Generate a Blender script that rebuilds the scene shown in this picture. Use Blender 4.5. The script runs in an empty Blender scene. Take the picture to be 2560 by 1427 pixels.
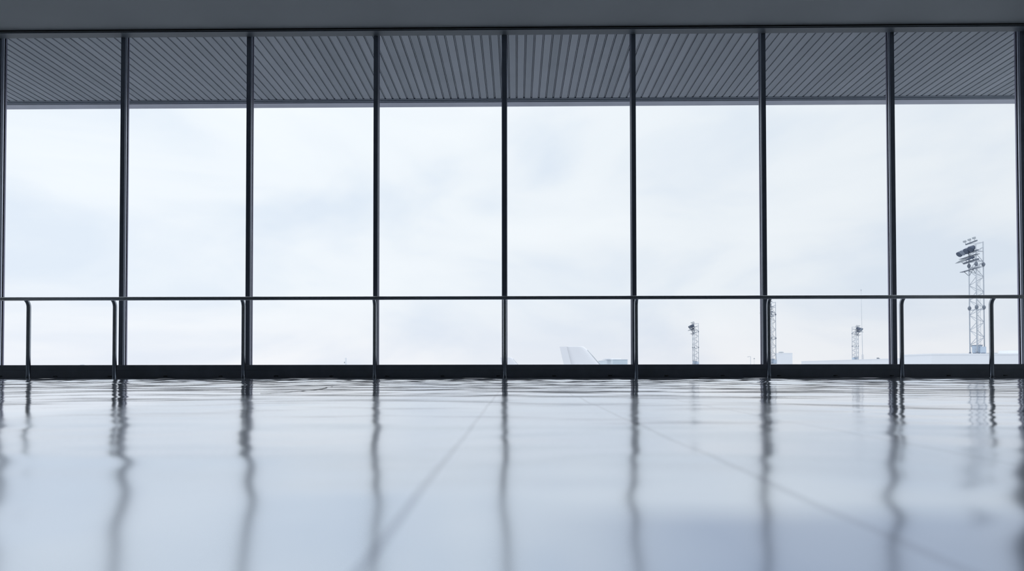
import bpy, bmesh, math, random
from mathutils import Vector, Matrix
random.seed(4)
R = math.radians
SC = bpy.context.scene
COL = SC.collection

# ------------------------------------------------------------------ camera
F = 1220.0                      # focal length in pixels of a 2560 px wide frame
CAM_H = 0.098
cam_data = bpy.data.cameras.new('camera')
cam = bpy.data.objects.new('camera', cam_data)
COL.objects.link(cam)
SC.camera = cam
cam_data.sensor_width = 36.0
cam_data.lens = 36.0 * (F + 3.5) / 2560.0
cam_data.shift_y = (909.0 - 713.5) / 2560.0
cam_data.clip_start = 0.01
cam_data.clip_end = 5000
cam_data.dof.use_dof = True
cam_data.dof.focus_distance = 5.8
cam_data.dof.aperture_fstop = 2.8
cam.matrix_world = (Matrix.Translation((0, 0, CAM_H)) @ Matrix.Rotation(R(0.49), 4, 'Z')
                    @ Matrix.Rotation(R(90 + 0.70), 4, 'X') @ Matrix.Rotation(R(-0.06), 4, 'Z'))

# ------------------------------------------------------------------ world: bright overcast sky
W = bpy.data.worlds.new('overcast_sky'); SC.world = W; W.use_nodes = True
nt = W.node_tree; nt.nodes.clear()
def N(nt, typ, **kw):
    n = nt.nodes.new(typ)
    for k, v in kw.items(): setattr(n, k, v)
    return n
def math_n(nt, op, a, b=None):
    n = N(nt, 'ShaderNodeMath', operation=op)
    for i, v in enumerate((a, b)):
        if v is None: continue
        if isinstance(v, (int, float)): n.inputs[i].default_value = v
        else: nt.links.new(v, n.inputs[i])
    return n.outputs[0]
def ramp(nt, src, stops):
    n = N(nt, 'ShaderNodeValToRGB')
    e = n.color_ramp.elements
    while len(e) < len(stops): e.new(0.5)
    for q, (p, c) in zip(e, stops):
        q.position = p; q.color = (c[0], c[1], c[2], 1)
    nt.links.new(src, n.inputs[0])
    return n.outputs[0]
tc = N(nt, 'ShaderNodeTexCoord')
sep = N(nt, 'ShaderNodeSeparateXYZ'); nt.links.new(tc.outputs['Generated'], sep.inputs[0])
elev = ramp(nt, sep.outputs['Z'], [(0.0, (.90, .905, .935)), (.05, (.875, .895, .935)), (.14, (.85, .895, .945)),
                                   (.45, (.865, .915, .965)), (.55, (.90, .94, .985)), (1.0, (1, 1, 1))])
# overcast skies are about three times as bright overhead as at the horizon
boost = math_n(nt, 'ADD', 1.0, math_n(nt, 'MULTIPLY', math_n(nt, 'MAXIMUM', math_n(nt, 'SUBTRACT', sep.outputs['Z'], 0.52), 0.0), 3.4))
side = math_n(nt, 'SUBTRACT', 1.037, math_n(nt, 'MULTIPLY', sep.outputs['X'], 0.08))
mp = N(nt, 'ShaderNodeMapping'); mp.inputs['Scale'].default_value = (1.0, 1.0, 2.6)
mp.inputs['Rotation'].default_value = (0, R(-14), 0)
nt.links.new(tc.outputs['Generated'], mp.inputs[0])
cl = N(nt, 'ShaderNodeTexNoise'); cl.inputs['Scale'].default_value = 2.3; cl.inputs['Detail'].default_value = 6
cl.inputs['Roughness'].default_value = 0.5; cl.inputs['Distortion'].default_value = 0.5
nt.links.new(mp.outputs[0], cl.inputs['Vector'])
clouds = ramp(nt, cl.outputs['Fac'], [(.36, (.87, .905, .955)), (.53, (1, 1, 1)), (.68, (1.05, 1.04, 1.025))])
mx = N(nt, 'ShaderNodeMix', data_type='RGBA', blend_type='MULTIPLY'); mx.inputs[0].default_value = 1.0
nt.links.new(elev, mx.inputs[6]); nt.links.new(clouds, mx.inputs[7])
bg = N(nt, 'ShaderNodeBackground'); nt.links.new(mx.outputs[2], bg.inputs['Color'])
nt.links.new(math_n(nt, 'MULTIPLY', boost, side), bg.inputs['Strength'])
out = N(nt, 'ShaderNodeOutputWorld'); nt.links.new(bg.outputs[0], out.inputs['Surface'])

SC.view_settings.view_transform = 'Standard'
SC.view_settings.look = 'None'
SC.view_settings.gamma = 1.0
SC.view_settings.use_curve_mapping = False
SC.view_settings.exposure = 0.0

# ------------------------------------------------------------------ materials
def mat(name, col, rough=0.5, metal=0.0, var=0.06, scale=6.0, bump=0.0, bump_scale=40.0, spec=0.5):
    m = bpy.data.materials.new(name); m.use_nodes = True
    t = m.node_tree; b = t.nodes['Principled BSDF']
    c = N(t, 'ShaderNodeTexCoord')
    n = N(t, 'ShaderNodeTexNoise'); n.inputs['Scale'].default_value = scale; n.inputs['Detail'].default_value = 4
    t.links.new(c.outputs['Object'], n.inputs['Vector'])
    o = ramp(t, n.outputs['Fac'], [(.3, [x * (1 - var) for x in col]), (.7, [min(1, x * (1 + var)) for x in col])])
    t.links.new(o, b.inputs['Base Color'])
    b.inputs['Roughness'].default_value = rough
    b.inputs['Metallic'].default_value = metal
    b.inputs['Specular IOR Level'].default_value = spec
    if bump:
        n2 = N(t, 'ShaderNodeTexNoise'); n2.inputs['Scale'].default_value = bump_scale
        t.links.new(c.outputs['Object'], n2.inputs['Vector'])
        bp = N(t, 'ShaderNodeBump'); bp.inputs['Strength'].default_value = bump; bp.inputs['Distance'].default_value = 0.01
        t.links.new(n2.outputs['Fac'], bp.inputs['Height']); t.links.new(bp.outputs[0], b.inputs['Normal'])
    return m
M = {}
M['frame'] = mat('dark_anodised_frame', (.16, .185, .24), .36, .2, .04)
M['frame_side'] = mat('grey_frame_cap', (.26, .26, .34), .28, .6, .04)
M['frame_light'] = mat('mill_finish_glazing_stop', (.55, .58, .66), .35, .7, .04)
M['curb'] = mat('black_curb', (.15, .165, .20), .5, 0, .1)
M['steel'] = mat('brushed_steel', (.36, .385, .42), .26, 1.0, .03, 30)
M['ceiling'] = mat('grey_ceiling', (.275, .30, .325), .8, 0, .03, 1.2)
M['wall'] = mat('grey_plaster', (.62, .64, .63), .8, 0, .04, 2)
M['head'] = mat('grey_head_trim', (.115, .135, .16), .45, .1, .04)
M['gap'] = mat('shadow_gap', (.01, .012, .014), .7)
M['fascia'] = mat('concrete_fascia', (.50, .52, .60), .8, 0, .05, 3)
M['fascia_dark'] = mat('painted_edge_channel', (.20, .23, .28), .7, 0, .05, 3)
M['apron'] = mat('concrete_apron', (.36, .375, .40), .9, 0, .1, .05)
M['galv'] = mat('galvanised_steel', (.42, .46, .52), .6, .2, .04)
M['galv_dark'] = mat('weathered_steel', (.17, .20, .25), .6, .2, .05)
M['lamp_body'] = mat('floodlight_housing', (.07, .095, .15), .5, .2, .05)
M['lamp_pale'] = mat('floodlight_pale_housing', (.38, .42, .46), .5, .2, .05)
M['lamp_mid'] = mat('floodlight_grey_housing', (.22, .26, .33), .5, .2, .05)
M['cabinet'] = mat('pale_blue_cabinet', (.42, .50, .60), .7, 0, .04)
M['cabinet_dark'] = mat('cabinet_plinth', (.14, .18, .25), .7)
M['cladding'] = mat('pale_grey_cladding', (.80, .83, .88), .8, 0, .02, .05)
M['cladding_white'] = mat('white_cladding', (.80, .82, .865), .8, 0, .02, .05)
M['aircraft'] = mat('aircraft_paint', (.77, .79, .84), .5, 0, .01, .3)
M['aircraft_edge'] = mat('bare_metal_edge', (.55, .58, .62), .4, .3, .01)
M['ribbon_glass'] = mat('ribbon_window_glass', (.48, .57, .66), .3, 0, .03)
M['far_glass_wall'] = mat('pale_blue_spandrel', (.78, .86, .92), .6, 0, .02)
M['black_rubber'] = mat('dark_fixing', (.06, .065, .07), .5, .5)

# thin architectural glass: clear, with a weak mirror reflection that grows towards grazing
g = bpy.data.materials.new('window_glass'); g.use_nodes = True; t = g.node_tree; t.nodes.clear()
tr = N(t, 'ShaderNodeBsdfTransparent'); tr.inputs[0].default_value = (.985, .992, .995, 1)
gl = N(t, 'ShaderNodeBsdfGlossy'); gl.inputs['Roughness'].default_value = 0.01
lw = N(t, 'ShaderNodeLayerWeight'); lw.inputs['Blend'].default_value = 0.5
mxs = N(t, 'ShaderNodeMixShader'); o = N(t, 'ShaderNodeOutputMaterial')
t.links.new(math_n(t, 'ADD', math_n(t, 'MULTIPLY', math_n(t, 'POWER', lw.outputs['Facing'], 4.5), 0.5), 0.01), mxs.inputs[0])
t.links.new(tr.outputs[0], mxs.inputs[1]); t.links.new(gl.outputs[0], mxs.inputs[2]); t.links.new(mxs.outputs[0], o.inputs[0])
M['glass'] = g

# polished floor: wavy mirror-like sealed tiles, 30 cm joints running towards the window
fm = bpy.data.materials.new('polished_floor'); fm.use_nodes = True; t = fm.node_tree; b = t.nodes['Principled BSDF']
c = N(t, 'ShaderNodeTexCoord'); sp = N(t, 'ShaderNodeSeparateXYZ'); t.links.new(c.outputs['Object'], sp.inputs[0])
TILE, XJ = 0.295, -0.075
def joint(src, off, w):
    u = math_n(t, 'FRACT', math_n(t, 'ADD', math_n(t, 'DIVIDE', math_n(t, 'SUBTRACT', src, off), TILE), 200.5))
    dd = math_n(t, 'MULTIPLY', math_n(t, 'ABSOLUTE', math_n(t, 'SUBTRACT', u, 0.5)), TILE)
    return math_n(t, 'LESS_THAN', dd, w / 2)
wob = N(t, 'ShaderNodeTexNoise'); wob.inputs['Scale'].default_value = 3.0
t.links.new(c.outputs['Object'], wob.inputs['Vector'])
jx = joint(math_n(t, 'ADD', sp.outputs['X'], math_n(t, 'MULTIPLY', wob.outputs['Fac'], 0.004)), XJ, 0.009)
n1 = N(t, 'ShaderNodeTexNoise'); n1.inputs['Scale'].default_value = 2.8; n1.inputs['Detail'].default_value = 5
t.links.new(c.outputs['Object'], n1.inputs['Vector'])
colr = ramp(t, n1.outputs['Fac'], [(.30, (.60, .67, .77)), (.70, (.72, .77, .84))])
mj = N(t, 'ShaderNodeMix', data_type='RGBA'); t.links.new(math_n(t, 'MULTIPLY', math_n(t, 'MULTIPLY', jx, math_n(t, 'GREATER_THAN', sp.outputs['X'], -0.2)), 0.32), mj.inputs[0])
t.links.new(colr, mj.inputs[6]); mj.inputs[7].default_value = (.22, .25, .33, 1)
# floor to the right, close to the lens, is tinted darker with soft edges
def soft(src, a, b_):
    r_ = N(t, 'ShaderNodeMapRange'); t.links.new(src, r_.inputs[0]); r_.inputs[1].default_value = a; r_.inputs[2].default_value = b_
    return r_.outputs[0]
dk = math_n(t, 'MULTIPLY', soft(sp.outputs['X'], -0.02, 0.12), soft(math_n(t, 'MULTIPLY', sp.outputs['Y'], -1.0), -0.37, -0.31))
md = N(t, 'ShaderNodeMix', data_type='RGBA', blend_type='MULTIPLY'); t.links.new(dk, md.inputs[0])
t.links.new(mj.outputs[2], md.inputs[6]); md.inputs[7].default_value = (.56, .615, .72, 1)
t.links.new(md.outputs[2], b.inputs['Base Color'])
b.inputs['Metallic'].default_value = 0.9
# a dulled patch around the middle of the hall; the rest keeps its sharp polish
wp = math_n(t, 'ADD', math_n(t, 'MULTIPLY', n1.outputs['Fac'], 0.9), -0.45)
ex = math_n(t, 'SUBTRACT', 1.0, math_n(t, 'DIVIDE', math_n(t, 'ABSOLUTE', math_n(t, 'ADD', sp.outputs['X'], 0.15)), 0.95))
ey = math_n(t, 'SUBTRACT', 1.0, math_n(t, 'DIVIDE', sp.outputs['Y'], 1.9))
edge = math_n(t, 'MINIMUM', ex, ey)
rr = N(t, 'ShaderNodeMapRange'); t.links.new(math_n(t, 'ADD', edge, math_n(t, 'MULTIPLY', wp, 0.25)), rr.inputs[0])
rr.inputs[1].default_value = -.03; rr.inputs[2].default_value = .12; rr.inputs[3].default_value = .09; rr.inputs[4].default_value = .158
t.links.new(rr.outputs[0], b.inputs['Roughness'])
w1 = N(t, 'ShaderNodeTexNoise'); w1.inputs['Scale'].default_value = 5.0; w1.inputs['Detail'].default_value = 1.0; w1.inputs['Roughness'].default_value = .45
t.links.new(c.outputs['Object'], w1.inputs['Vector'])
bp = N(t, 'ShaderNodeBump'); bp.inputs['Strength'].default_value = 1.0; bp.inputs['Distance'].default_value = 1.0
t.links.new(math_n(t, 'MULTIPLY', w1.outputs['Fac'], 0.0010), bp.inputs['Height']); t.links.new(bp.outputs[0], b.inputs['Normal'])
M['floor'] = fm

# soffit boards: slight tone change from board to board
PITCH, X_GROOVE = 0.1092, 0.012
sm = bpy.data.materials.new('painted_soffit_boards'); sm.use_nodes = True; t = sm.node_tree; b = t.nodes['Principled BSDF']
c = N(t, 'ShaderNodeTexCoord'); sp = N(t, 'ShaderNodeSeparateXYZ'); t.links.new(c.outputs['Object'], sp.inputs[0])
idx = math_n(t, 'FLOOR', math_n(t, 'DIVIDE', math_n(t, 'SUBTRACT', sp.outputs['X'], X_GROOVE), PITCH))
wn = N(t, 'ShaderNodeTexWhiteNoise', noise_dimensions='1D'); t.links.new(idx, wn.inputs['W'])
nn = N(t, 'ShaderNodeTexNoise'); nn.inputs['Scale'].default_value = 2.5; nn.inputs['Detail'].default_value = 5
t.links.new(c.outputs['Object'], nn.inputs['Vector'])
v = math_n(t, 'ADD', math_n(t, 'MULTIPLY', wn.outputs['Value'], 0.45), math_n(t, 'MULTIPLY', nn.outputs['Fac'], 0.6))
t.links.new(ramp(t, v, [(.15, (.285, .315, .36)), (.9, (.375, .405, .46))]), b.inputs['Base Color'])
b.inputs['Roughness'].default_value = 0.7
M['soffit'] = sm

# ------------------------------------------------------------------ mesh helpers
class MB:
    def __init__(s): s.bm = bmesh.new()
    def box(s, x0, x1, y0, y1, z0, z1, mtx=None):
        vs = [s.bm.verts.new((x, y, z)) for z in (z0, z1) for y in (y0, y1) for x in (x0, x1)]
        for f in ((0, 2, 3, 1), (4, 5, 7, 6), (0, 1, 5, 4), (2, 6, 7, 3), (0, 4, 6, 2), (1, 3, 7, 5)):
            s.bm.faces.new([vs[i] for i in f])
        if mtx: bmesh.ops.transform(s.bm, matrix=mtx, verts=vs)
        return s
    def tube(s, pts, r, n=16, caps=True):
        pts = [Vector(p) for p in pts]; rings = []
        rs = r if isinstance(r, (list, tuple)) else [r] * len(pts)
        d0 = (pts[1] - pts[0]).normalized()
        up = Vector((0, 0, 1)) if abs(d0.z) < .9 else Vector((1, 0, 0))
        u = d0.cross(up).normalized()
        for i, p in enumerate(pts):
            d = ((pts[min(i + 1, len(pts) - 1)] - pts[max(i - 1, 0)])).normalized()
            u = (u - d * u.dot(d)).normalized(); w = d.cross(u)
            rings.append([s.bm.verts.new(p + (u * math.cos(k * 2 * math.pi / n) + w * math.sin(k * 2 * math.pi / n)) * rs[i]) for k in range(n)])
        for a, b_ in zip(rings, rings[1:]):
            for k in range(n):
                f = s.bm.faces.new((a[k], a[(k + 1) % n], b_[(k + 1) % n], b_[k])); f.smooth = n > 6
        if caps:
            s.bm.faces.new(rings[0][::-1]); s.bm.faces.new(rings[-1])
        return s
    def prism(s, poly, axis_vec):
        a = [s.bm.verts.new(p) for p in poly]; d = Vector(axis_vec)
        b_ = [s.bm.verts.new(Vector(p) + d) for p in poly]
        n = len(a)
        for k in range(n): s.bm.faces.new((a[k], a[(k + 1) % n], b_[(k + 1) % n], b_[k]))
        s.bm.faces.new(a[::-1]); s.bm.faces.new(b_)
        return s
    def loft(s, rings, close=True, smooth=True):
        vr = [[s.bm.verts.new(p) for p in r] for r in rings]; n = len(vr[0])
        for a, b_ in zip(vr, vr[1:]):
            for k in range(n):
                f = s.bm.faces.new((a[k], a[(k + 1) % n], b_[(k + 1) % n], b_[k])); f.smooth = smooth
        s.bm.faces.new(vr[0][::-1]); s.bm.faces.new(vr[-1])
        return s
    def build(s, name, m, parent=None, bevel=0):
        bmesh.ops.recalc_face_normals(s.bm, faces=s.bm.faces)
        me = bpy.data.meshes.new(name); s.bm.to_mesh(me); s.bm.free()
        ob = bpy.data.objects.new(name, me); COL.objects.link(ob)
        me.materials.append(m)
        if parent: ob.parent = parent; ob.matrix_parent_inverse = parent.matrix_world.inverted()
        if bevel:
            bv = ob.modifiers.new('bevel', 'BEVEL'); bv.width = bevel; bv.segments = 2; bv.limit_method = 'ANGLE'
        return ob
def tag(o, label=None, cat=None, group=None, kind=None):
    if label: o['label'] = label
    if cat: o['category'] = cat
    if group: o['group'] = group
    if kind: o['kind'] = kind
    return o
def empty(name, loc=(0, 0, 0)):
    o = bpy.data.objects.new(name, None); COL.objects.link(o); o.location = loc; o.empty_display_size = .2
    o.matrix_world = Matrix.Translation(loc)
    return o

# ------------------------------------------------------------------ room shell
YF = 5.71                        # room-side face of the window mullions
YM = 5.80                        # room-side face of the mullions, set back behind the head and curb
mull = [-7.76, -6.227, -4.726, -3.206, -1.678, -0.138, 1.403, 2.946, 4.466, 5.997]   # about 1.53 m apart
XL, XR = mull[0] - .04, mull[-1] + .035
YB = -6.5
ZC = 4.128
ZH = 4.095                       # underside of the window head
ZS = 0.158                       # top of the curb
def floor_mesh():
    """sealed floor with shallow trowel undulations, well under a millimetre high"""
    import numpy as np
    rg = np.random.RandomState(7)
    xs = np.linspace(XL, XR, 400)
    ys = np.concatenate([np.linspace(YB, -1.2, 12)[:-1], np.linspace(-1.2, YF + .06, 470)])
    GX, GY = np.meshgrid(xs, ys)
    Z = np.zeros_like(GX)
    for lam_y, lam_x, slope, n in ((.10, .34, .0105, 44), (.30, .75, .0105, 40), (.85, 1.5, .004, 14)):
        for _ in range(n):
            ky = 2 * math.pi / (lam_y * rg.uniform(.7, 1.6)) * rg.choice([-1, 1]); kx = 2 * math.pi / lam_x * rg.normal() * .8
            Z += slope * math.sqrt(2.0 / n) / abs(ky) * np.cos(kx * GX + ky * GY + rg.uniform(0, 6.283))
    q = np.clip((GY - 2.0) / 3.0, 0, 1)
    Z *= np.clip((GY + 1.2) / .3, 0, 1) * (1 + 2.2 * q * q * (3 - 2 * q))
    nx, ny = len(xs), len(ys)
    co = np.stack([GX, GY, Z], -1).reshape(-1, 3)
    ii = (np.arange(ny - 1)[:, None] * nx + np.arange(nx - 1)[None]).ravel()
    fc = np.stack([ii, ii + 1, ii + nx + 1, ii + nx], -1)
    nb = len(co); x0, x1, y0, y1 = XL, XR, YB, YF + .06
    base = np.array([(x, y, z) for z in (-.25, -.003) for y in (y0, y1) for x in (x0, x1)])
    bf = np.array([(0, 2, 3, 1), (4, 5, 7, 6), (0, 1, 5, 4), (2, 6, 7, 3), (0, 4, 6, 2), (1, 3, 7, 5)]) + nb
    co = np.concatenate([co, base]); fc = np.concatenate([fc, bf])
    me = bpy.data.meshes.new('floor'); me.vertices.add(len(co)); me.vertices.foreach_set('co', co.astype(np.float32).ravel())
    me.loops.add(fc.size); me.loops.foreach_set('vertex_index', fc.astype(np.int32).ravel())
    me.polygons.add(len(fc)); me.polygons.foreach_set('loop_start', (np.arange(len(fc)) * 4).astype(np.int32))
    me.polygons.foreach_set('loop_total', np.full(len(fc), 4, np.int32))
    sm_ = np.ones(len(fc), bool); sm_[-6:] = False; me.polygons.foreach_set('use_smooth', sm_)
    me.update(calc_edges=True); me.validate(); me.materials.append(M['floor'])
    ob = bpy.data.objects.new('floor', me); COL.objects.link(ob); return ob
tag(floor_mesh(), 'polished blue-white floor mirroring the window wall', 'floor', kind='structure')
tag(MB().box(XL, XR, YB, YF - .004, ZC, ZC + .3).build('ceiling', M['ceiling']), 'plain dark grey ceiling above the window head', 'ceiling', kind='structure')
tag(MB().box(XL - .2, XR + .2, YB - .2, YB, -.25, ZC + .3).build('wall_back', M['wall']), 'grey wall behind the viewer facing the windows', 'wall', kind='structure')
tag(MB().box(XL - .2, XL, YB, YM + .10, -.25, ZC + .3).build('wall_left', M['wall']), 'grey side wall at the left end of the windows', 'wall', kind='structure')
tag(MB().box(XR, XR + .25, YB, YM + .10, -.25, ZC + .3).build('wall_right', M['wall']), 'grey side wall touching the right end of the windows', 'wall', kind='structure')

# curb below the glass
cb = empty('wall_front', (0, YF, 0))
tag(cb, 'low black curb under the whole row of windows', 'wall', kind='structure')
MB().box(XL, XR, YF + .004, YM + .06, 0.0, ZS - .062).build('curb_panel', M['curb'], cb)
MB().box(XL, XR, YF - .002, YM + .06, ZS - .062, ZS - .003).build('curb_rail', M['curb'], cb, .004)
MB().box(XL, XR, YF + .003, YF + .012, ZS - .066, ZS - .062).build('curb_groove', M['curb'], cb)
MB().box(XL, XR, YF + .004, YM + .05, ZS - .003, ZS).build('glazing_bead', M['frame_side'], cb)
x = XL + .42
while x < XR - .1:
    mb = MB(); mb.tube([(x - .022, YF + .003, .026), (x + .022, YF + .003, .026)], .006, 10)
    mb.build('drain_cap', M['black_rubber'], cb)
    x += .652

# mullions
for i, x in enumerate(mull):
    nm = 'trim_%d' % (i + 1)
    e = empty(nm, (x, YM, ZS))
    place = ['beyond the left edge of the photo', 'at the left edge of the window row', 'second from the left', 'third from the left', 'fourth from the left',
             'in the middle behind the central post', 'fourth from the right', 'third from the right', 'second from the right',
             'at the right end beside the grey side wall'][i]
    tag(e, 'dark vertical window mullion ' + place, 'mullion', kind='structure')
    top = ZH + .054
    MB().box(x - .0255, x + .0255, YM + .003, YM + .023, ZS, top).build('mullion_post', M['frame'], e, .002)
    MB().box(x - .0285, x + .0285, YM + .023, YM + .036, ZS, top).build('glazing_stop', M['frame_light'], e)
    MB().box(x - .024, x + .024, YM + .036, YM + .046, ZS, top).build('gasket', M['gap'], e)
    MB().box(x - .033, x + .033, YM + .046, YM + .064, ZS, top).build('outer_cap', M['frame_side'], e, .002)
# glass bays
for i, (xa, xb) in enumerate(zip(mull, mull[1:])):
    words = ['outside the left edge of the photo', 'at the far left', 'second from the left', 'third from the left', 'just left of the central mullion',
             'framing the large aircraft tail', 'framing the small distant mast on open sky', 'framing the thin antenna', 'at the far right framing the tall floodlight mast'][i]
    w = empty('window_%d' % (i + 1), ((xa + xb) / 2, YM + .03, ZS))
    tag(w, 'tall clear window bay ' + words, 'window', kind='structure')
    MB().box(xa + .0242, xb - .0242, YM + .0375, YM + .0445, ZS + .0005, ZH + .0535).build('glass_pane', M['glass'], w)

# head of the windows
hd = empty('trim_11', (0, YF, ZH)); tag(hd, 'grey horizontal head member above all the windows', 'window head', kind='structure')
MB().box(XL, XR, YF, YM - .001, ZH, ZH + .010).build('head_member', M['head'], hd, .001)
MB().box(XL, XR, YF + .004, YM + .002, ZH + .0102, ZH + .30).build('head_backing', M['gap'], hd)
MB().box(XL, XR, YF - .002, YF + .004, ZH + .014, ZH + .021).build('cover_strip', M['ceiling'], hd)

# ------------------------------------------------------------------ overhang outside
YS0, YS1, ZSO = YM + .003, 7.27, 4.156
sf = empty('roof_soffit', (0, YS0, ZSO)); tag(sf, 'ribbed grey board soffit of the roof overhang outside the windows', 'soffit', kind='structure')
XO = 26.0
n0, n1_ = int((-XO - X_GROOVE) / PITCH), int((XO - X_GROOVE) / PITCH)
bm = bmesh.new(); prof = []
gw, gd = .026, .028
for k in range(n0, n1_ + 1):
    xc = X_GROOVE + k * PITCH
    prof += [(xc - gw / 2, ZSO), (xc - gw / 2 + .0015, ZSO + gd), (xc - .006, ZSO + gd), (xc - .005, ZSO + .010),
             (xc + .005, ZSO + .010), (xc + .006, ZSO + gd), (xc + gw / 2 - .0015, ZSO + gd), (xc + gw / 2, ZSO)]
va = [bm.verts.new((px, YS0, pz)) for px, pz in prof]; vb = [bm.verts.new((px, YS1, pz)) for px, pz in prof]
for k in range(len(va) - 1): bm.faces.new((va[k], vb[k], vb[k + 1], va[k + 1]))
ta = [bm.verts.new((prof[j][0], yy, ZSO + .05)) for yy in (YS0, YS1) for j in (0, -1)]
bm.faces.new((ta[0], ta[1], ta[3], ta[2]))
mb = MB(); mb.bm.free(); mb.bm = bm
mb.build('soffit_boards', M['soffit'], sf)
fs = MB(); fs.box(-XO, XO, YS1, YS1 + .028, ZSO - .006, ZSO + .05); fs.box(-XO, XO, YS1 + .028, YS1 + .06, ZSO - .016, ZSO + .05)
fs.build('edge_channel', M['fascia_dark'], sf)
MB().box(-XO, XO, YS1 + .06, YS1 + .183, ZSO - .027, ZSO + .5).build('fascia', M['fascia'], sf)
MB().box(-XO, XO, YM + .003, YS1 + .06, ZSO + .051, ZSO + .5).build('roof_slab', M['fascia'], sf)
# ground
tag(MB().box(-1500, 2500, YF + .3, 4000, -8.3, -8).build('apron_ground', M['apron']), 'grey concrete apron outside far below the windows', 'ground', kind='structure')
for xa, xb, wd in ((-26, XL - .2, 'left'), (XR + .25, 26, 'right')):  # unseen walls added to keep light from behind off the soffit
    tag(MB().box(xa, xb, YB, YM + .06, -8, ZSO - .001).build('light_block_wall_' + wd, M['wall']), 'unseen grey wall added past the %s end of the windows to shade the soffit' % wd, 'wall', kind='structure')
tag(MB().box(XL, XR, YB, YM + .06, -8, -.25).build('building_base', M['fascia']), 'grey storey of the building below the hall floor', 'building base', kind='structure')

# ------------------------------------------------------------------ handrail
YP, YR, ZR = 5.592, 5.535, 0.912
hr = empty('handrail', (0, YP, 0))
tag(hr, 'long brushed steel handrail on curved posts in front of the windows', 'handrail')
MB().tube([(XL + .10, YR, ZR), (-4, YR, ZR), (0, YR, ZR), (4, YR, ZR), (XR - .06, YR, ZR)], .0205, 24).build('rail', M['steel'], hr)
for px in (-7.12, -5.623, -4.622, -3.134, -1.622, -.130, 1.370, 2.875, 4.378, 5.389):
    pts = [(px, YP, .004), (px, YP, .3), (px, YP, .6)]; rad_ = [.0205] * 3
    for k in range(0, 11):
        a = k / 10 * math.pi / 2
        pts.append((px, YP - (YP - YR) * (1 - math.cos(a)), ZR - .092 + .090 * math.sin(a)))
        rad_.append(.0205 if k < 8 else (.0205, .019, .016, .012)[k - 7])
    p = MB().tube(pts, rad_, 20).build('post', M['steel'], hr)
    MB().tube([(px, YP, 0), (px, YP, .004)], .030, 24).build('base_plate', M['steel'], p)

# ------------------------------------------------------------------ outside world
def at(px, py, Y): return Vector(((px - 1290.5) / F * Y, Y, CAM_H + (924 - py) / F * Y))

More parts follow.
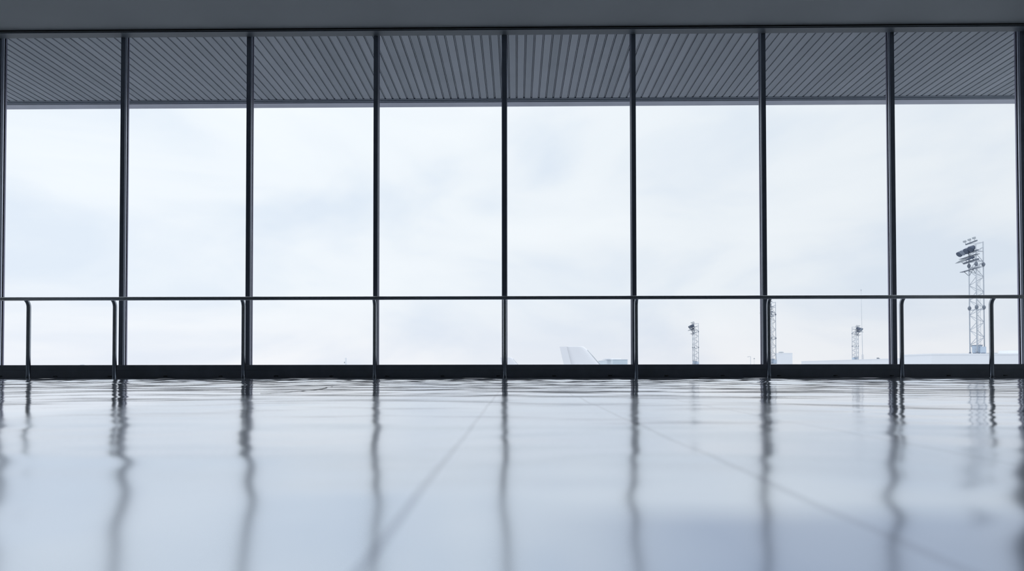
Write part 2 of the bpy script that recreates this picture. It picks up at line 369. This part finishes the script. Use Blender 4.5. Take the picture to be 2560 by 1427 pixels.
def tower(px_mid, Y, z0, side, H, phi, mirror, label, group, cab=True, far=True):
    """triangular lattice floodlight mast; H = height of the leg tops above z0, designed at 21.2 m"""
    X = (px_mid - 1290.5) / F * Y; t_ = X / Y; nn_ = math.sqrt(1 + t_ * t_)
    rt = Vector((1, -t_, 0)) / nn_; fw = Vector((-t_, -1, 0)) / nn_
    sg = -1 if mirror else 1; k = side / 2.0; kz = H / 21.2
    C = Vector((X, Y, z0))
    def P(a, b_, z): return C + rt * (a * k * sg) + fw * (b_ * k) + Vector((0, 0, z * kz))
    r = 1.155
    L = [(r * math.cos(R(phi + q)), r * math.sin(R(phi + q))) for q in (0, 120, 240)]   # right, near, left
    root = empty('floodlight_mast', tuple(C)); tag(root, label, 'light mast', group)
    lr = .088 * k
    for i, (a, b_) in enumerate(L):
        zt = 21.2 if i == 0 else 20.6
        MB().tube([P(a, b_, 0), P(a, b_, zt)], lr, 8).build('leg', M['galv'], root)
    lat = MB(); hp = 1.42
    for (i, j) in ((0, 1), (1, 2), (2, 0)):
        z = .3; s_ = i == 2
        while z + hp < 20.9:
            p0, p1 = (L[i], L[j]) if not s_ else (L[j], L[i])
            lat.tube([P(p0[0], p0[1], z), P(p1[0], p1[1], z + hp)], .05 * k, 5)
            z += hp; s_ = not s_
        for z in (8.35, 16.4, 17.5, 19.35, 21.05):
            lat.tube([P(L[i][0], L[i][1], min(z, 20.5) if (i and j) else z), P(L[j][0], L[j][1], min(z, 20.5) if j else z)], .05 * k, 5)
    lat.build('lattice', M['galv'], root)
    for z in (8.75, 16.85):
        for (a, b_) in L:
            cs = .68 if far else .9
            prof_ = [(.08, -.52), (.26, -.22), (.31, 0), (.26, .22), (.08, .52)]
            rings = [[P(a + cs * rr_ * math.cos(q * math.pi / 4), b_ + cs * rr_ * math.sin(q * math.pi / 4), z + dz * cs) for q in range(8)] for rr_, dz in prof_]
            MB().loft(rings, smooth=False).build('leg_collar', M['galv_dark'], root)
    ld = MB()
    for a in (.22, .5): ld.tube([P(a, .1, 1.6), P(a, .1, 17.2)], .022 * k, 5)
    z = 1.8
    while z < 17.0:
        ld.tube([P(.22, .1, z), P(.5, .1, z)], .02 * k, 5); z += .55
    ld.build('ladder', M['galv'], root)
    # direction of the lamp arms: from the near leg through the left leg
    nr, lf = Vector(L[1]), Vector(L[2]); d = (lf - nr); d /= abs(d.length) / 2.0   # one unit = side length
    def A(s_, z, off=0, out_=0):                          # s_ = position along the arm
        q = nr + d * s_; nrm = Vector((-d.y, d.x)) * .5
        if nrm.x > 0: nrm = -nrm
        q = q + nrm * out_
        return P(q.x, q.y, z + off)
    def arm(s0, s1, z, w, h, name='lamp_arm', m='galv_dark'):
        mb = MB(); c = []
        for s_, ww in ((s0, w), (s1, w)):
            c.append([A(s_, z, -h / 2, -ww), A(s_, z, -h / 2, ww), A(s_, z, h / 2, ww), A(s_, z, h / 2, -ww)])
        mb.loft(c, smooth=False); mb.build(name, M[m], root)
    arm(-.15, 1.40, 21.15, .10, .22)
    arm(-.25, 1.30, 19.35, .14, .20)
    arm(-.25, 2.35 / 1.0 * .92, 18.62, .34, .07, 'platform')
    arm(-.30, 1.75, 17.62, .13, .30)
    arm(-.35, 2.10, 16.05, .30, .09, 'platform')
    br = MB()
    for q, s2 in ((1.0, 1.7), (1.0, .45), (0.0, .45)):
        br.tube([A(q, 14.9), A(s2, 16.0)], .05 * k, 5)
    br.build('platform_bracket', M['galv_dark'], root)
    # small flat lamps on the top arm
    for s_ in (.1, .75, 1.42):
        f = MB(); c0 = A(s_, 21.62, 0, .15)
        ax1 = (rt * sg * .25 + fw * .08) * k; ax2 = (fw * .22) * k
        f.loft([[c0 - ax1 - ax2, c0 + ax1 - ax2, c0 + ax1 + ax2, c0 - ax1 + ax2],
                [c0 - ax1 * 1.2 - ax2 + Vector((0, 0, .26 * kz)), c0 + ax1 * .8 - ax2 + Vector((0, 0, .32 * kz)), c0 + ax1 * .8 + ax2 + Vector((0, 0, .32 * kz)), c0 - ax1 * 1.2 + ax2 + Vector((0, 0, .26 * kz))]], smooth=False)
        f.tube([A(s_, 21.2), A(s_, 21.55, 0, .12)], .04 * k, 5)
        f.build('flat_lamp', M['lamp_pale'], root)
    # drum floodlights, tilted down and outwards
    aim = (-rt * sg * .72 + fw * .45 + Vector((0, 0, -.62))).normalized()
    for s_, col_ in ((.28, 'lamp_body'), (.92, 'lamp_body'), (1.42, 'lamp_mid'), (1.95, 'lamp_body')):
        c0 = A(s_, 19.95 - .16 * s_, 0, .35)
        ln = .62 * k
        h_ = MB().tube([c0 - aim * ln * .95, c0 - aim * ln * .7, c0 - aim * ln * .1, c0 + aim * ln * .5, c0 + aim * ln * .52],
                       [.18 * k, .38 * k, .52 * k, .56 * k, .50 * k], 14)
        h_.tube([A(s_, 19.3), c0], .05 * k, 6)
        h_.build('drum_floodlight', M[col_], root)
    # second row of wide trough floodlights
    aim2 = (-rt * sg * .90 + fw * .25 + Vector((0, 0, -.34))).normalized()
    for s_, col_ in ((.30, 'lamp_body'), (.75, 'lamp_pale'), (1.25, 'lamp_pale'), (1.85, 'lamp_pale')):
        c0 = A(s_, 18.12, 0, .35); upv = (Vector((0, 0, 1)) - aim2 * aim2.z).normalized(); sd = aim2.cross(upv)
        def ring(q, w_, h2): return [c0 + aim2 * q * k + (sd * a * w_ + upv * b2 * h2) * k for a, b2 in ((-1, -1), (1, -1), (1, 1), (-1, 1))]
        f = MB().loft([ring(-.45, .12, .10), ring(-.2, .26, .20), ring(.35, .34, .16), ring(.85, .30, .03)], smooth=False)
        f.tube([A(s_, 17.7), c0], .05 * k, 6)
        f.build('trough_floodlight', M[col_], root)
    if cab:
        cb_ = MB()
        def cbox(mb, a0, a1, b0, b1, z0_, z1_):
            mb.loft([[P(a0, b0, z), P(a1, b0, z), P(a1, b1, z), P(a0, b1, z)] for z in (z0_, z1_)], smooth=False)
        cbox(cb_, -.72, .70, -.5, .4, .22, 1.62)
        cb2 = cb_.build('cabinet', M['cabinet'], root)
        e1 = MB(); cbox(e1, -.80, .78, -.6, .5, 1.62, 1.70); e1.build('cabinet_lid', M['galv_dark'], cb2)
        e2 = MB(); cbox(e2, -.62, .60, -.4, .3, 0, .22); e2.build('cabinet_plinth', M['cabinet_dark'], cb2)
        c3 = MB(); cbox(c3, .40, 1.22, .42, 1.0, 0, 1.34); cc = c3.build('side_cabinet', M['cabinet'], root)
        e3 = MB(); cbox(e3, .50, 1.12, 1.0, 1.03, .03, .20); e3.build('louvre', M['cabinet_dark'], cc)
    for (a, b_) in L:
        MB().tube([P(a, b_, 0), P(a, b_, .35)], .16 * k, 8).build('leg_foot', M['galv_dark'], root)
    return root

# nearest flat-roofed building with the tall mast on its roof
def block(name, x0, x1, y0, y1, z1, label, m='cladding', z0=-8.0, cap=True):
    e = empty(name, ((x0 + x1) / 2, y0, z0)); tag(e, label, 'building')
    MB().box(x0, x1, y0, y1, z0, z1 - .25).build('facade', M[m], e)
    MB().box(x0 - .05, x1 + .05, y0 - .05, y1 + .05, z1 - .25, z1).build('roof_edge', M[m], e)
    return e
zb = at(0, 885, 90).z
b1 = block('flat_roof_building', 75.8, 140, 90, 97.2, zb, 'long pale flat-roofed building under the tall floodlight mast at right')
# raised part at the right, farther back
pz = at(0, 878, 95).z
MB().box((2508 - 1290.5) / F * 95, 139, 95, 97, zb, pz).build('penthouse', M['cladding'], b1)
MB().box((2466 - 1290.5) / F * 92, (2481 - 1290.5) / F * 92, 92, 93, zb, zb + .16).build('roof_hatch', M['lamp_pale'], b1)
tower(2431, 93.5, zb, 2.0, at(0, 608, 93.5).z - zb, -30, False,
      'tall near lattice floodlight mast on the flat roof at right', None, True, False)

# second long building, seen along its side
z2 = at(0, 899.6, 200).z
b2 = block('long_low_building', 138, 210, 172, 238, z2, 'long low pale building carrying the small mast and thin antenna', 'cladding_white')
z2 = z2
tower(2132, 206, z2, 2.15, at(0, 818, 206).z - z2, -20, True,
      'small distant floodlight mast with lamps on its right, beside the thin antenna', 'distant floodlight masts')
for (px, Y, w, h) in ((2154, 212, 1.3, .28), (2190, 188, .5, .45)):
    p = at(px, 900, Y)
    mb = MB(); mb.box(p.x - w / 2, p.x + w / 2, Y, Y + 1, z2, z2 + h * .5); mb.box(p.x - w / 2, p.x - w / 6, Y, Y + 1, z2 + h * .5, z2 + h)
    tag(mb.build('rooftop_unit', M['galv_dark']), 'tiny dark unit on the long low roof, ' + ('just right of the thin antenna' if px < 2170 else 'near the mullion at its right'), 'rooftop unit')

# thin antenna
an = empty('antenna_mast', tuple(Vector((at(2149, 900, 210).x, 210, z2)))); tag(an, 'hair-thin tall antenna beside the small floodlight mast', 'antenna')
pa, pt_ = Vector((at(2149.2, 900, 210).x, 210, z2)), at(2146.8, 727, 210)
pm = pa.lerp(pt_, .45)
MB().tube([pa, pm], .085, 8).build('lower_pole', M['galv'], an)
MB().tube([pm, pt_], .05, 8).build('whip', M['galv'], an)
mb = MB(); mb.tube([pt_ - Vector((0, 0, .3)), pt_ + Vector((0, 0, .25))], .13, 8); mb.build('tip_beacon', M['galv'], an)
mb = MB()
for dx in (-.35, .35): mb.tube([pa + Vector((dx, 0, 0)), pa + Vector((dx, 0, 2.2))], .05, 6)
for dz in (.6, 1.3, 2.2): mb.tube([pa + Vector((-.35, 0, dz)), pa + Vector((.35, 0, dz))], .05, 6)
mb.build('base_cage', M['galv'], an)

# mast half hidden behind the mullion and post, standing on the apron
GZ = -8.0
def ground_tower(px, Y, side, top_py, phi, label, cab_py):
    zt = at(0, top_py, Y).z
    zc = at(0, cab_py, Y).z
    # concrete pier lifts the mast to its foot level
    e = tower(px, Y, zc, side, zt - zc, phi, False, label, 'distant floodlight masts')
    X = (px - 1290.5) / F * Y
    MB().box(X - side * .8, X + side * .8, Y - side * .8, Y + side * .8, GZ, zc).build('concrete_pier', M['cladding'], e)
    return e
ground_tower(1925, 136, 2.0, 756, -30, 'mid-distance floodlight mast half hidden behind a window mullion and post', 910)
ground_tower(1735.5, 172, 2.0, 809, -16, 'small distant floodlight mast standing alone in open sky with lamps on its left', 911)

# block with a dome
b3 = block('block_building', (1945 - 1290.5) / F * 200, (1976 - 1290.5) / F * 200, 200, 203.2, at(0, 883, 200).z,
           'small square pale building with a domed dish right of the half-hidden mast', 'cladding')
c0 = at(1950, 883, 200.8)
mb = MB(); rings = []
for q in range(5):
    a = q / 4 * math.pi / 2 * .92
    rings.append([(c0.x + 1.0 * math.cos(a) * math.cos(j * math.pi / 8), 201.4 + 1.0 * math.cos(a) * math.sin(j * math.pi / 8), c0.z + .12 + .5 * math.sin(a)) for j in range(16)])
mb.loft(rings); mb.build('roof_dome', M['lamp_pale'], b3)

# far multi-storey building with ribbon windows
Yb = 800
xa, xb = (1531 - 1290.5) / F * Yb, (1567 - 1290.5) / F * Yb
zt = at(0, 899, Yb).z
b4 = empty('office_building', ((xa + xb) / 2, Yb, GZ)); tag(b4, 'far pale office block with ribbon windows right of the large tail', 'building')
MB().box(xa, xb, Yb, Yb + 140, GZ, zt).build('facade', M['far_glass_wall'], b4)
for k in range(7):
    z = zt - .9 - k * 2.55
    mb = MB(); mb.box(xa - .3, xb + .8, Yb - .6, Yb + 140.3, z - 1.0, z); mb.build('ribbon_window', M['ribbon_glass'], b4)
MB().box(xa - .6, xb + 1.5, Yb - .8, Yb + 141, zt, zt + .6).build('roof_slab', M['cladding_white'], b4)
MB().box((1514 - 1290.5) / F * 815, (1552 - 1290.5) / F * 815, 815, 850, zt + .6, zt + 2.0).build('roof_plant', M['cladding'], b4)

# aircraft: swept fin, rudder, tailplane and fuselage below the sight line
def airplane(px_tip, py_tip, Y, s, label):
    tip = at(px_tip, py_tip, Y); root = empty('airplane', (tip.x, Y, GZ)); tag(root, label, 'airplane', 'parked airplanes')
    def sec(xt, xl, z, th):                            # trailing x, leading x; thin aerofoil
        c = xl - xt; pts = []
        for u, v in ((0, 1), (.2, 1), (.5, 1), (.75, 1), (.93, .6), (1, 0)): pts.append((u, v))
        ring = [(tip.x + xt + c * u, Y - th * v, tip.z + z) for u, v in pts] + [(tip.x + xt + c * u, Y + th * v, tip.z + z) for u, v in pts[-2::-1]]
        return ring
    def le(z):                                         # leading edge x at depth z below the tip
        return (2.60 + .40 * min(1, -z / .30) if -z < .30 else 3.0 + (-z - .30) * .845)
    def te(z): return .235 * -z
    zs = [0, -.05, -.15, -.30, -1.0, -2.5, -4.6]
    MB().loft([sec((te(z) + .75) * s, le(z) * s, z * s, .13 * s + .03 * -z * s) for z in zs]).build('tail_fin', M['aircraft'], root)
    def rud(z):
        th = (.13 + .03 * -z) * s
        return [(tip.x + te(z) * s, Y - th * .9, tip.z + z * s), (tip.x + (te(z) + .75) * s, Y - th, tip.z + z * s),
                (tip.x + (te(z) + .75) * s, Y + th, tip.z + z * s), (tip.x + te(z) * s, Y + th * .9, tip.z + z * s)]
    MB().loft([rud(z) for z in (-.02, -1.2, -2.8, -4.5)], smooth=False).build('rudder', M['aircraft'], root)
    MB().tube([(tip.x + (le(z) + .01) * s, Y, tip.z + z * s) for z in (-.35, -1.2, -4.3)], .045 * s, 8).build('leading_edge', M['aircraft_edge'], root)
    fz = tip.z - 6.4 * s; rings = []
    for xx, rr_, zz in ((-3.0, .15, 1.0), (0, .9, .75), (4, 1.7, .25), (8, 2.0, 0), (20, 2.0, 0), (27, 1.9, 0), (30, 1.2, -.3), (31.5, .2, -.6)):
        rings.append([(tip.x + xx * s, Y + rr_ * s * math.cos(q * math.pi / 10), fz + (zz + rr_ * math.sin(q * math.pi / 10)) * s) for q in range(20)])
    MB().loft(rings).build('fuselage', M['aircraft'], root)
    for sg in (-1, 1):
        MB().loft([[(tip.x + a * s, Y + sg * yy * s, fz + (z + .6) * s) for a, z in ((x0_, 0), (x0_ + c_ * .5, .12 * c_ / 3), (x0_ + c_, 0), (x0_ + c_ * .5, -.12 * c_ / 3))] for x0_, c_, yy in ((0.5, 3.2, .6), (-1.0, 1.4, 5.6))], smooth=False).build('tailplane', M['aircraft'], root)
        MB().loft([[(tip.x + a * s, Y + sg * yy * s, fz + (z - .8) * s) for a, z in ((x0_, 0), (x0_ + c_ * .5, .3), (x0_ + c_, 0), (x0_ + c_ * .5, -.3))] for x0_, c_, yy in ((12.5, 6.0, 1.5), (8.5, 1.8, 16))], smooth=False).build('wing', M['aircraft'], root)
    for xx, yy in ((14.5, -3), (14.5, 3), (27, 0)):
        g_ = MB().tube([(tip.x + xx * s, Y + yy * s, GZ + .3), (tip.x + xx * s, Y + yy * s, fz - .6 * s)], .12, 8)
        g_.tube([(tip.x + xx * s, Y + yy * s - .35, GZ + .5), (tip.x + xx * s, Y + yy * s + .35, GZ + .5)], .5, 16)
        g_.build('landing_gear', M['galv_dark'], root)
airplane(1399, 866.5, 54, 1.0, 'large pale swept aircraft tail showing above the curb at centre')
airplane(1251, 893, 112, .96, 'smaller distant aircraft tail just right of the central mullion')

# small far things on the skyline
p = at(1872.5, 892, 150); sl = empty('street_lamp', (p.x, 150, GZ)); tag(sl, 'faint single-arm street lamp on the skyline left of the half-hidden mast', 'street lamp')
MB().tube([(p.x, 150, GZ), (p.x, 150, p.z)], [.10, .06], 8).build('pole', M['galv'], sl)
MB().tube([(p.x, 150, p.z), (p.x - .45, 150, p.z + .02), (p.x - .62, 150, p.z - .05)], .05, 6).build('arm', M['galv'], sl)
MB().box(p.x - .98, p.x - .55, 149.9, 150.1, p.z - .12, p.z - .02).build('lamp_head', M['galv'], sl)
p = at(1881.5, 897, 160); e = empty('signal_pole', (p.x, 160, GZ)); tag(e, 'faint short pole with a round head right of the street lamp', 'pole')
MB().tube([(p.x, 160, GZ), (p.x, 160, p.z - .1)], .04, 8).build('pole', M['lamp_pale'], e)
MB().tube([(p.x, 159.9, p.z), (p.x, 160.1, p.z)], .16, 12).build('signal_head', M['lamp_pale'], e)
p = at(864.5, 894, 220); e = empty('skyline_tower', (p.x, 220, GZ)); tag(e, 'tiny pale slim tower on the skyline in the third bay from the left', 'tower')
MB().box(p.x - .28, p.x + .28, 219.8, 220.3, GZ, p.z).build('shaft', M['cladding'], e)
MB().box(p.x - .75, p.x - .28, 219.8, 220.3, p.z - 2.4, p.z - 1.8).build('equipment_box', M['lamp_pale'], e)
p = at(201, 909.6, 120); e = empty('distant_hut', (p.x, 120, GZ)); tag(e, 'tiny pale domed roof just showing over the curb at far left', 'hut')
MB().box(p.x - .5, p.x + .5, 119.5, 120.5, GZ, p.z - .25).build('walls', M['cladding_white'], e)
rings = [[(p.x + q * math.cos(j * math.pi / 6), 120 + q * math.sin(j * math.pi / 6), p.z - dz) for j in range(12)] for q, dz in ((.55, .25), (.4, .08), (.12, 0))]
MB().loft(rings).build('roof', M['galv'], e)

# thin dark strand on the floor, third bay from the left
pts = [(-1.06, 2.02), (-1.01, 2.16), (-.975, 2.34), (-.99, 2.46), (-1.03, 2.66), (-1.075, 2.86)]
tag(MB().tube([(x, y, .0012) for x, y in pts], [.0005, .0007, .0012, .0018, .0018, .001], 8).build('loose_strand', M['black_rubber']),
    'thin dark curved strand lying on the glossy floor in the third bay', 'strand')
